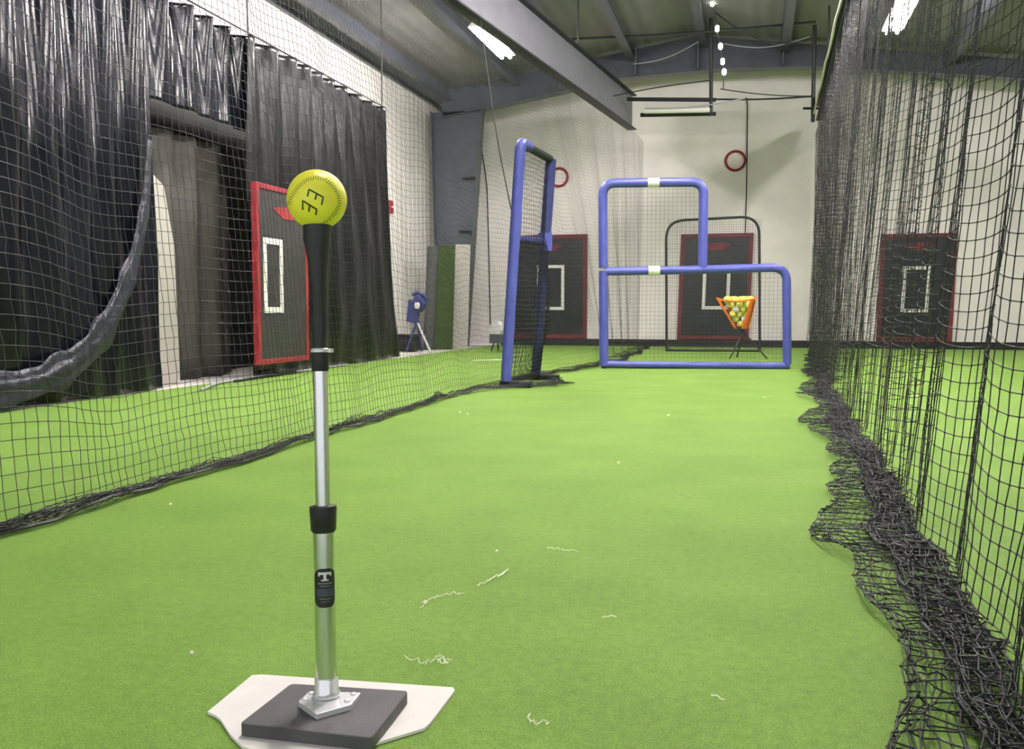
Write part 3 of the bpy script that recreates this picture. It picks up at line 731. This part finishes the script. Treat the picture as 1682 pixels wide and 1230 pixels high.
# cables lying at the foot of the sheets
for pts, lab, mm in (([(330, 640), (360, 628), (400, 622), (430, 612), (470, 606), (505, 598)], 'pale cable lying below the red bordered pad', M_seam),
                     ([(385, 626), (400, 612), (425, 608), (440, 618), (470, 612)], 'dark looped cable lying at the foot of the black sheets', M_dark)):
    P3 = [gz(x, y, .015) for x, y in pts]; P3 = [Vector((max(p.x, -4.5), p.y, .015)) for p in P3]
    tag(B().tube(smooth_path(P3, .2, 4), .012, 8).build('floor_cable', mm, smooth=True), lab, 'cable')
# red alarm box on the left wall
c = gX(641, 340, XL + .05)
t = thing('alarm_box', (XL, c.y, c.z - .08), 'small red alarm box on the white wall at the end of the black sheets', 'alarm')
B().box((XL + .04, c.y, c.z), (.08, .13, .2)).build('housing', M_red, t, bevel=.008)
B().lathe([(.014, 0), (.014, .012), (.008, .02)], (XL + .08, c.y, c.z), 12, Matrix.Rotation(PI / 2, 3, 'Y')).build('push_button', M_white, t)

# ------------------------------------------------------------------ back left corner objects
g0 = gz(700, 575, 0); g1 = gz(742, 575, 0)
def lean(x0, x1, ybot, ytop, dep, th, name, m, label, mback=None):
    A = gz(x0, ybot, .0); C_ = gz(x1, ybot, .0); z = gY((x0 + x1) / 2, ytop, A.y + .15).z
    u = (C_ - A); L_ = u.length; u.normalize(); n = u.cross(Vector((0, 0, 1)))
    vs = [A, C_, C_ + Vector((0, .18, z)), A + Vector((0, .18, z))]
    return B().prism(vs, -n * th), vs
b, vs = lean(712, 743, 574, 403, 0, .03, '', None, '')
t = thing('turf_roll', (vs[0] + vs[1]) / 2, 'rolled dark green turf mat leaning beside the grey column', 'turf mat')
b.build('turf_side', M_green, t)
b2 = B(); c = (vs[0] + Vector((-.08, .02, 0))); d = vs[3] + Vector((-.06, .02, -.02))
b2.tube([c + (d - c) * k / 6 for k in range(7)], .10, 16); b2.build('rolled_edge', M_back, t, smooth=True)
b, vs = lean(743, 768, 573, 401, 0, .02, '', None, '')
tag(b.build('leaning_board', M_pale), 'pale board leaning beside the green turf mat', 'board')
# blue pitching machine
mb = gz(688, 579, 0); sc = (mb - C0).dot(FW) / F
mp = lambda x, y, d=0: mb + RT * ((x - 688) * sc) + Vector((0, 0, (579 - y) * sc)) + Vector((FW.x, FW.y, 0)) * d
t = thing('pitching_machine', mb, 'small blue pitching machine on a tripod near the grey column', 'pitching machine')
for a, c, mm in (((684, 530), (668, 578, -.05), M_blueM), ((686, 530), (708, 577, -.1), M_alud), ((686, 530), (690, 577, .3), M_blueM)):
    B().tube([mp(*a), Vector((mp(*c).x, mp(*c).y, .02))], .018, 8).build('leg', mm, t, smooth=True)
B().tube([mp(684, 530), mp(676, 500)], .05, 10).build('body', M_blueM, t, smooth=True)
B().prism([mp(668, 528, -.05), mp(684, 530, -.05), mp(688, 497, -.05), mp(672, 492, -.05)], Vector((0, .12, 0))).build('motor_cover', M_blueM, t, bevel=.01)
wr = Matrix.Rotation(-.5, 3, 'Z') @ Matrix.Rotation(PI / 2, 3, 'X')
B().lathe([(.02, -.05), (.10, -.05), (.125, -.03), (.125, .03), (.10, .05), (.02, .05)], mp(688, 500), 20, wr).build('wheel', M_blueM, t, smooth=True)
B().lathe([(.05, 0), (.05, .03), (.02, .04)], mp(688, 502, -.09), 14, wr).build('wheel_hub', M_white, t, smooth=True)
B().tube(smooth_path([mp(678, 485), mp(688, 480), mp(700, 488), mp(702, 495)], .06), .03, 10).build('ball_chute', M_blueM, t, smooth=True)
cb = gz(667, 577, 0)
t = thing('storage_crate', cb, 'low black crate on the floor beside the blue pitching machine', 'crate')
B().box(cb + Vector((0, .1, .12)), (.30, .3, .22)).build('crate_body', M_rub, t, bevel=.01)
B().box(cb + Vector((0, .1, .245)), (.33, .33, .03)).build('crate_lid', M_dark, t, bevel=.006)
# second grey machine behind the narrow screen
mb = gz(818, 578, 0); sc = (mb - C0).dot(FW) / F
mp = lambda x, y, d=0: mb + RT * ((x - 818) * sc) + Vector((0, 0, (578 - y) * sc)) + Vector((FW.x, FW.y, 0)) * d
t = thing('ball_machine', mb, 'low grey ball machine on the turf left of the tall narrow screen', 'ball machine')
B().lathe([(.03, -.05), (.12, -.05), (.14, -.02), (.14, .02), (.12, .05), (.03, .05)], mp(817, 541), 20, wr).build('wheel', M_alud, t, smooth=True)
B().box(mp(818, 556), (.22, .2, .14)).build('motor_body', M_steel, t, bevel=.01)
for a, c in (((812, 560), (807, 577)), ((824, 560), (829, 577)), ((818, 560), (818, 574, .25))):
    q = mp(*c); B().tube([mp(*a), Vector((q.x, q.y, .015))], .013, 8).build('leg', M_blueM, t)
# white line on the far turf
l0 = gz(776, 592, 0); l1 = gz(832, 591, 0)
tag(B().prism([l0 + Vector((0, -.05, .001)), l1 + Vector((0, -.05, .001)), l1 + Vector((0, .05, .001)), l0 + Vector((0, .05, .001))], (0, 0, .004)).build('turf_line', M_white), 'short white line on the turf beyond the left net', 'line')

# ------------------------------------------------------------------ ball caddy
fb = gz(1226, 590, 0); sc = (fb - C0).dot(FW) / F
mp = lambda x, y, d=0: fb + RT * ((x - 1226) * sc) + Vector((0, 0, (590 - y) * sc)) + Vector((FW.x, FW.y, 0)).normalized() * d
t = thing('ball_caddy', fb, 'orange cornered ball caddy on a thin tripod behind the L-shaped screen', 'ball caddy')
apex = mp(1221, 548)
for fx, fd in ((1195, -.10), (1258, -.06), (1222, .38)):
    q = mp(fx, 590, fd); q.z = .012
    B().tube([apex + Vector((0, 0, .02)), q], .010, 8).build('leg', M_dark, t, smooth=True)
B().tube([mp(1219, 540), mp(1221, 548) - Vector((0, 0, .04))], .022, 10).build('leg_hub', M_dark, t)
top_c = mp(1212, 492); bot_c = mp(1214, 540)
tops = [mp(1176, 490, .02), mp(1228, 492, -.22), mp(1246, 488, .16), mp(1196, 490, .26)]
bots = [bot_c + RT * -.05, bot_c + Vector((FW.x, FW.y, 0)) * -.06 + RT * .04, bot_c + RT * .09, bot_c + Vector((FW.x, FW.y, 0)) * .06]
cT = sum(tops, Vector()) / 4; cB = sum(bots, Vector()) / 4
for a, c in zip(tops, bots):
    side = (a - cT).cross(Vector((0, 0, 1))).normalized(); b = B(); outw = (a - cT).normalized()
    w0, w1 = .030, .038
    i0 = (cT - a).normalized()
    b.prism([a + side * w0 + i0 * .02, a, a - side * w0 + i0 * .02, c - side * w1, c + outw * .01, c + side * w1], outw * .008)
    b.build('corner_strap', M_orange, t)
rim = [tops[0], tops[1], tops[2], tops[3]]
rb = []
for i in range(4):
    A, C_ = rim[i], rim[(i + 1) % 4]
    for k in range(6): rb.append(A + (C_ - A) * k / 6 - Vector((0, 0, .035 * math.sin(PI * k / 6))))
B().tube(rb, .010, 6, closed=True).build('rim', M_orange, t, smooth=True)
b = B(); b.prism([c for c in bots], (0, 0, .01)); b.build('bottom_panel', M_dark, t)
nb = B()
for i in range(4):
    A, C_ = tops[i], tops[(i + 1) % 4]; D, E = bots[i], bots[(i + 1) % 4]
    for k in range(1, 6): nb.tube([A + (C_ - A) * k / 6 - Vector((0, 0, .03)), D + (E - D) * k / 6], .0015, 3)
    for k in range(1, 5): s = k / 5; nb.tube([A + (D - A) * s, C_ + (E - C_) * s], .0015, 3)
nb.build('side_net', M_netf, t)
# balls: packed in layers inside the caddy
br = .044; cnt = 0; me_b = None
cols = [M_ballg, M_bally, M_ballg, M_bally, M_ballw]
balls = []
H_ = cT.z - cB.z
z = cB.z + .06; lay = 0
while z < cT.z + .035:
    s = max(0, min(1, (z - cB.z) / H_)); cc = cB.lerp(cT, s); qd = [b_.lerp(a_, s) for a_, b_ in zip(tops, bots)]
    def inside(p):
        for i in range(4):
            A, C_ = qd[i], qd[(i + 1) % 4]; e = C_ - A
            nrm = Vector((-e.y, e.x, 0)).normalized()
            if (cc - A).dot(nrm) < 0: nrm = -nrm
            if (p - A).dot(nrm) < br * (.8 if z > cB.z + .1 else .3): return False
        return True
    off = (lay % 2) * .5
    for i in range(-5, 6):
        for j in range(-5, 6):
            p = Vector((cc.x, cc.y, z)) + RT * ((i + off) * br * 2.02) + Vector((FW.x, FW.y, 0)).normalized() * ((j + off) * br * 2.02)
            if inside(p): balls.append((p, lay))
    z += br * 1.45; lay += 1
top_lay = lay - 1
for i, (p, ly) in enumerate(balls):
    kind = [1, 0, 0, 2, 0, 1][(i * 7 + ly) % 6] if ly < top_lay - 1 else [1, 1, 0, 1][i % 4]
    m = [M_ballg, M_bally, M_ballw][kind]; nm = 'practice_ball'
    o = B().sphere((0, 0, 0), br, 14, 9).build(nm, m, None, smooth='all'); o.location = p
    tag(o, ['lime green', 'bright yellow', 'white'][kind] + ' ball heaped in the orange cornered ball caddy', 'ball', 'balls in the caddy')

# ------------------------------------------------------------------ overhead pipes, cords
YP = 14.3
def pipe(px, py, qx, qy, Y, r, m, name, label, cat='pipe'):
    return tag(B().tube([gY(px, py, Y), gY(qx, qy, Y)], r, 10).build(name, m, None, smooth=True), label, cat)
t = thing('pipe_frame', gY(1168, 187, YP), 'dark pipe frame hanging above the left side of the back lane, with one white pipe', 'pipe frame')
pz = gY(1167, 100, YP); px_ = pz.x
B().tube([gY(1168, 190, YP), Vector((px_, YP, roof(px_) - .02))], .028, 10).build('upright_pipe', M_dark, t, smooth=True)
B().tube([gY(1030, 163, YP), gY(1176, 164, YP)], .03, 10).build('upper_pipe', M_dark, t, smooth=True)
B().tube([gY(1052, 189, YP), gY(1176, 187, YP)], .03, 10).build('lower_pipe', M_dark, t, smooth=True)
B().tube([gY(1058, 183, YP - .12), gY(1166, 181, YP - .12)], .036, 10).build('white_pipe', M_white, t, smooth=True)
t = thing('hanger_post', gY(1336, 200, YP), 'dark hanging post with a cross bar beside the right beam', 'post')
px_ = gY(1337, 100, YP).x
B().tube([gY(1335, 200, YP), Vector((px_, YP, roof(px_) - .02))], .03, 10).build('upright_pipe', M_dark, t, smooth=True)
B().tube([gY(1319, 178, YP), gY(1348, 178, YP)], .018, 8).build('cross_bar', M_dark, t, smooth=True)
def sag(x0, y0, x1, y1, Y, s, r, lab, m=M_dark, name='overhead_cable'):
    A = gY(x0, y0, Y); C_ = gY(x1, y1, Y)
    P3 = [A.lerp(C_, k / 20) - Vector((0, 0, s * math.sin(PI * k / 20))) for k in range(21)]
    return tag(B().tube(P3, r, 6).build(name, m, None, smooth=True), lab, 'cable')
sag(1175, 163, 1336, 158, YP, .02, .014, 'thick black cable between the pipe frame and the hanger post')
sag(940, 64, 1340, 36, 14.0, .03, .018, 'dark cable crossing just under the roof')
sag(1005, 158, 1168, 132, 13.9, -.02, .008, 'thin cable rising to the pipe frame from the left beam')
sag(1183, 146, 1336, 158, 13.8, .03, .008, 'thin cable running from the string of lamps to the hanger post')
sag(1060, 178, 1225, 161, 13.6, .05, .010, 'grey cable sagging under the pipe frame', M_seam)
sag(1040, 105, 1148, 68, 14.9, .08, .008, 'thin grey cable slung left of the pipe frame under the rafter', M_seam)
sag(1168, 15, 1345, 62, 14.1, .25, .010, 'dark cable hanging in a deep curve under the roof')
sag(1190, 72, 1330, 60, 14.5, .10, .008, 'thin grey cable slung right of the string of lamps', M_seam)
# vertical cord on the back wall
P3 = [gY(x, y, YW - .04) for x, y in ((1226, 160), (1228, 175), (1227, 260), (1226, 320), (1224, 384))]
tag(B().tube(P3, .011, 6).build('hanging_cord', M_dark), 'thin black cord hanging down the back wall above the centre pad', 'cord')
P3 = [gY(x, y, YW - .04) for x, y in ((786, 185), (790, 240), (800, 300), (803, 420), (806, 560))]
tag(B().tube(smooth_path(P3, .3), .011, 6).build('hanging_cord', M_dark), 'thin black cord hanging down the back wall right of the grey column', 'cord')
# string of small lamps
t = thing('lamp_string', gY(1187, 146, 13.7), 'string of small white lamps hanging from the roof beside the pipe frame', 'string lights')
pts = [gY(x, y, 13.7) for x, y in ((1166, -20), (1172, 10), (1177, 45), (1184, 78), (1187, 100), (1189, 120), (1188, 146))]
B().tube(pts, .008, 6).build('cord', M_dark, t)
for x, y in ((1170, 5), (1178, 47), (1183.5, 76), (1187, 101), (1189.5, 118)):
    c = gY(x, y, 13.66); B().lathe([(.012, -.045), (.028, -.03), (.028, .03), (.012, .045)], c, 12).build('bulb', M_led, t, smooth=True)
# white tube painting in the bright streak along the right beam
P3 = [Vector((RB(y) - .13, y, ZB + .0 - .05 * abs(math.sin(y * 1.9)))) for y in np.linspace(7.0, 14.9, 70)]
tag(B().tube(P3, .013, 6).build('overhead_cable', M_white, smooth=True), 'white strand painting in the bright streak along the right steel beam', 'cable')

# ------------------------------------------------------------------ fibres on the turf
def fibre(px, lab, seed, curl=.008, r=.0011, name='loose_thread'):
    random.seed(seed); P3 = []
    for (x0, y0), (x1, y1) in zip(px, px[1:]):
        for k in range(8):
            s = k / 8; p = gz(x0 + (x1 - x0) * s, y0 + (y1 - y0) * s, .004)
            P3.append(p + Vector((random.uniform(-1, 1) * curl * .35, random.uniform(-1, 1) * curl, abs(random.gauss(0, .002)))))
    tag(B().tube(P3, r, 4).build(name, M_thread), lab, 'thread', 'white threads on the turf')
fibre([(690, 1000), (702, 988), (692, 990), (720, 980), (745, 974), (762, 977)], 'white curly thread on the turf right of the tee pole', 1)
fibre([(660, 1079), (700, 1090), (722, 1078), (735, 1090), (718, 1086), (748, 1082)], 'white tangled thread on the turf just beyond the home plate', 2)
fibre([(785, 962), (805, 952), (832, 938), (818, 948)], 'white thread on the turf in the middle of the lane', 3, .014)
fibre([(900, 899), (925, 904), (953, 905)], 'faint white thread on the turf furthest up the lane centre', 4)
fibre([(866, 1178), (880, 1188), (906, 1187)], 'white thread on the turf at the bottom centre', 5)
fibre([(1168, 1143), (1192, 1150)], 'short white thread on the turf right of the bottom centre', 6, .006)
fibre([(990, 1013), (1015, 1012)], 'short faint thread on the turf right of the lane centre', 7, .006)
for i, (x, y) in enumerate(((315, 1072), (816, 905), (280, 828), (768, 680), (1098, 682), (1016, 760), (1255, 653), (755, 677))):
    p = gz(x, y, .003); o = B().sphere((0, 0, 0), .0026 * (p - C0).length ** .6, 8, 5).build('turf_fleck', M_thread, None); o.location = p
    tag(o, ['fleck left of the home plate', 'fleck in the lane centre above the threads', 'fleck beside the left net', 'fleck far up the lane near the screens', 'fleck before the L-shaped screen', 'fleck in the middle distance of the lane', 'fleck by the right foot of the L-shaped screen', 'fleck far up the lane, just left of another'][i].replace('fleck', 'tiny white fleck of fluff', 1), 'fluff', 'white flecks on the turf')
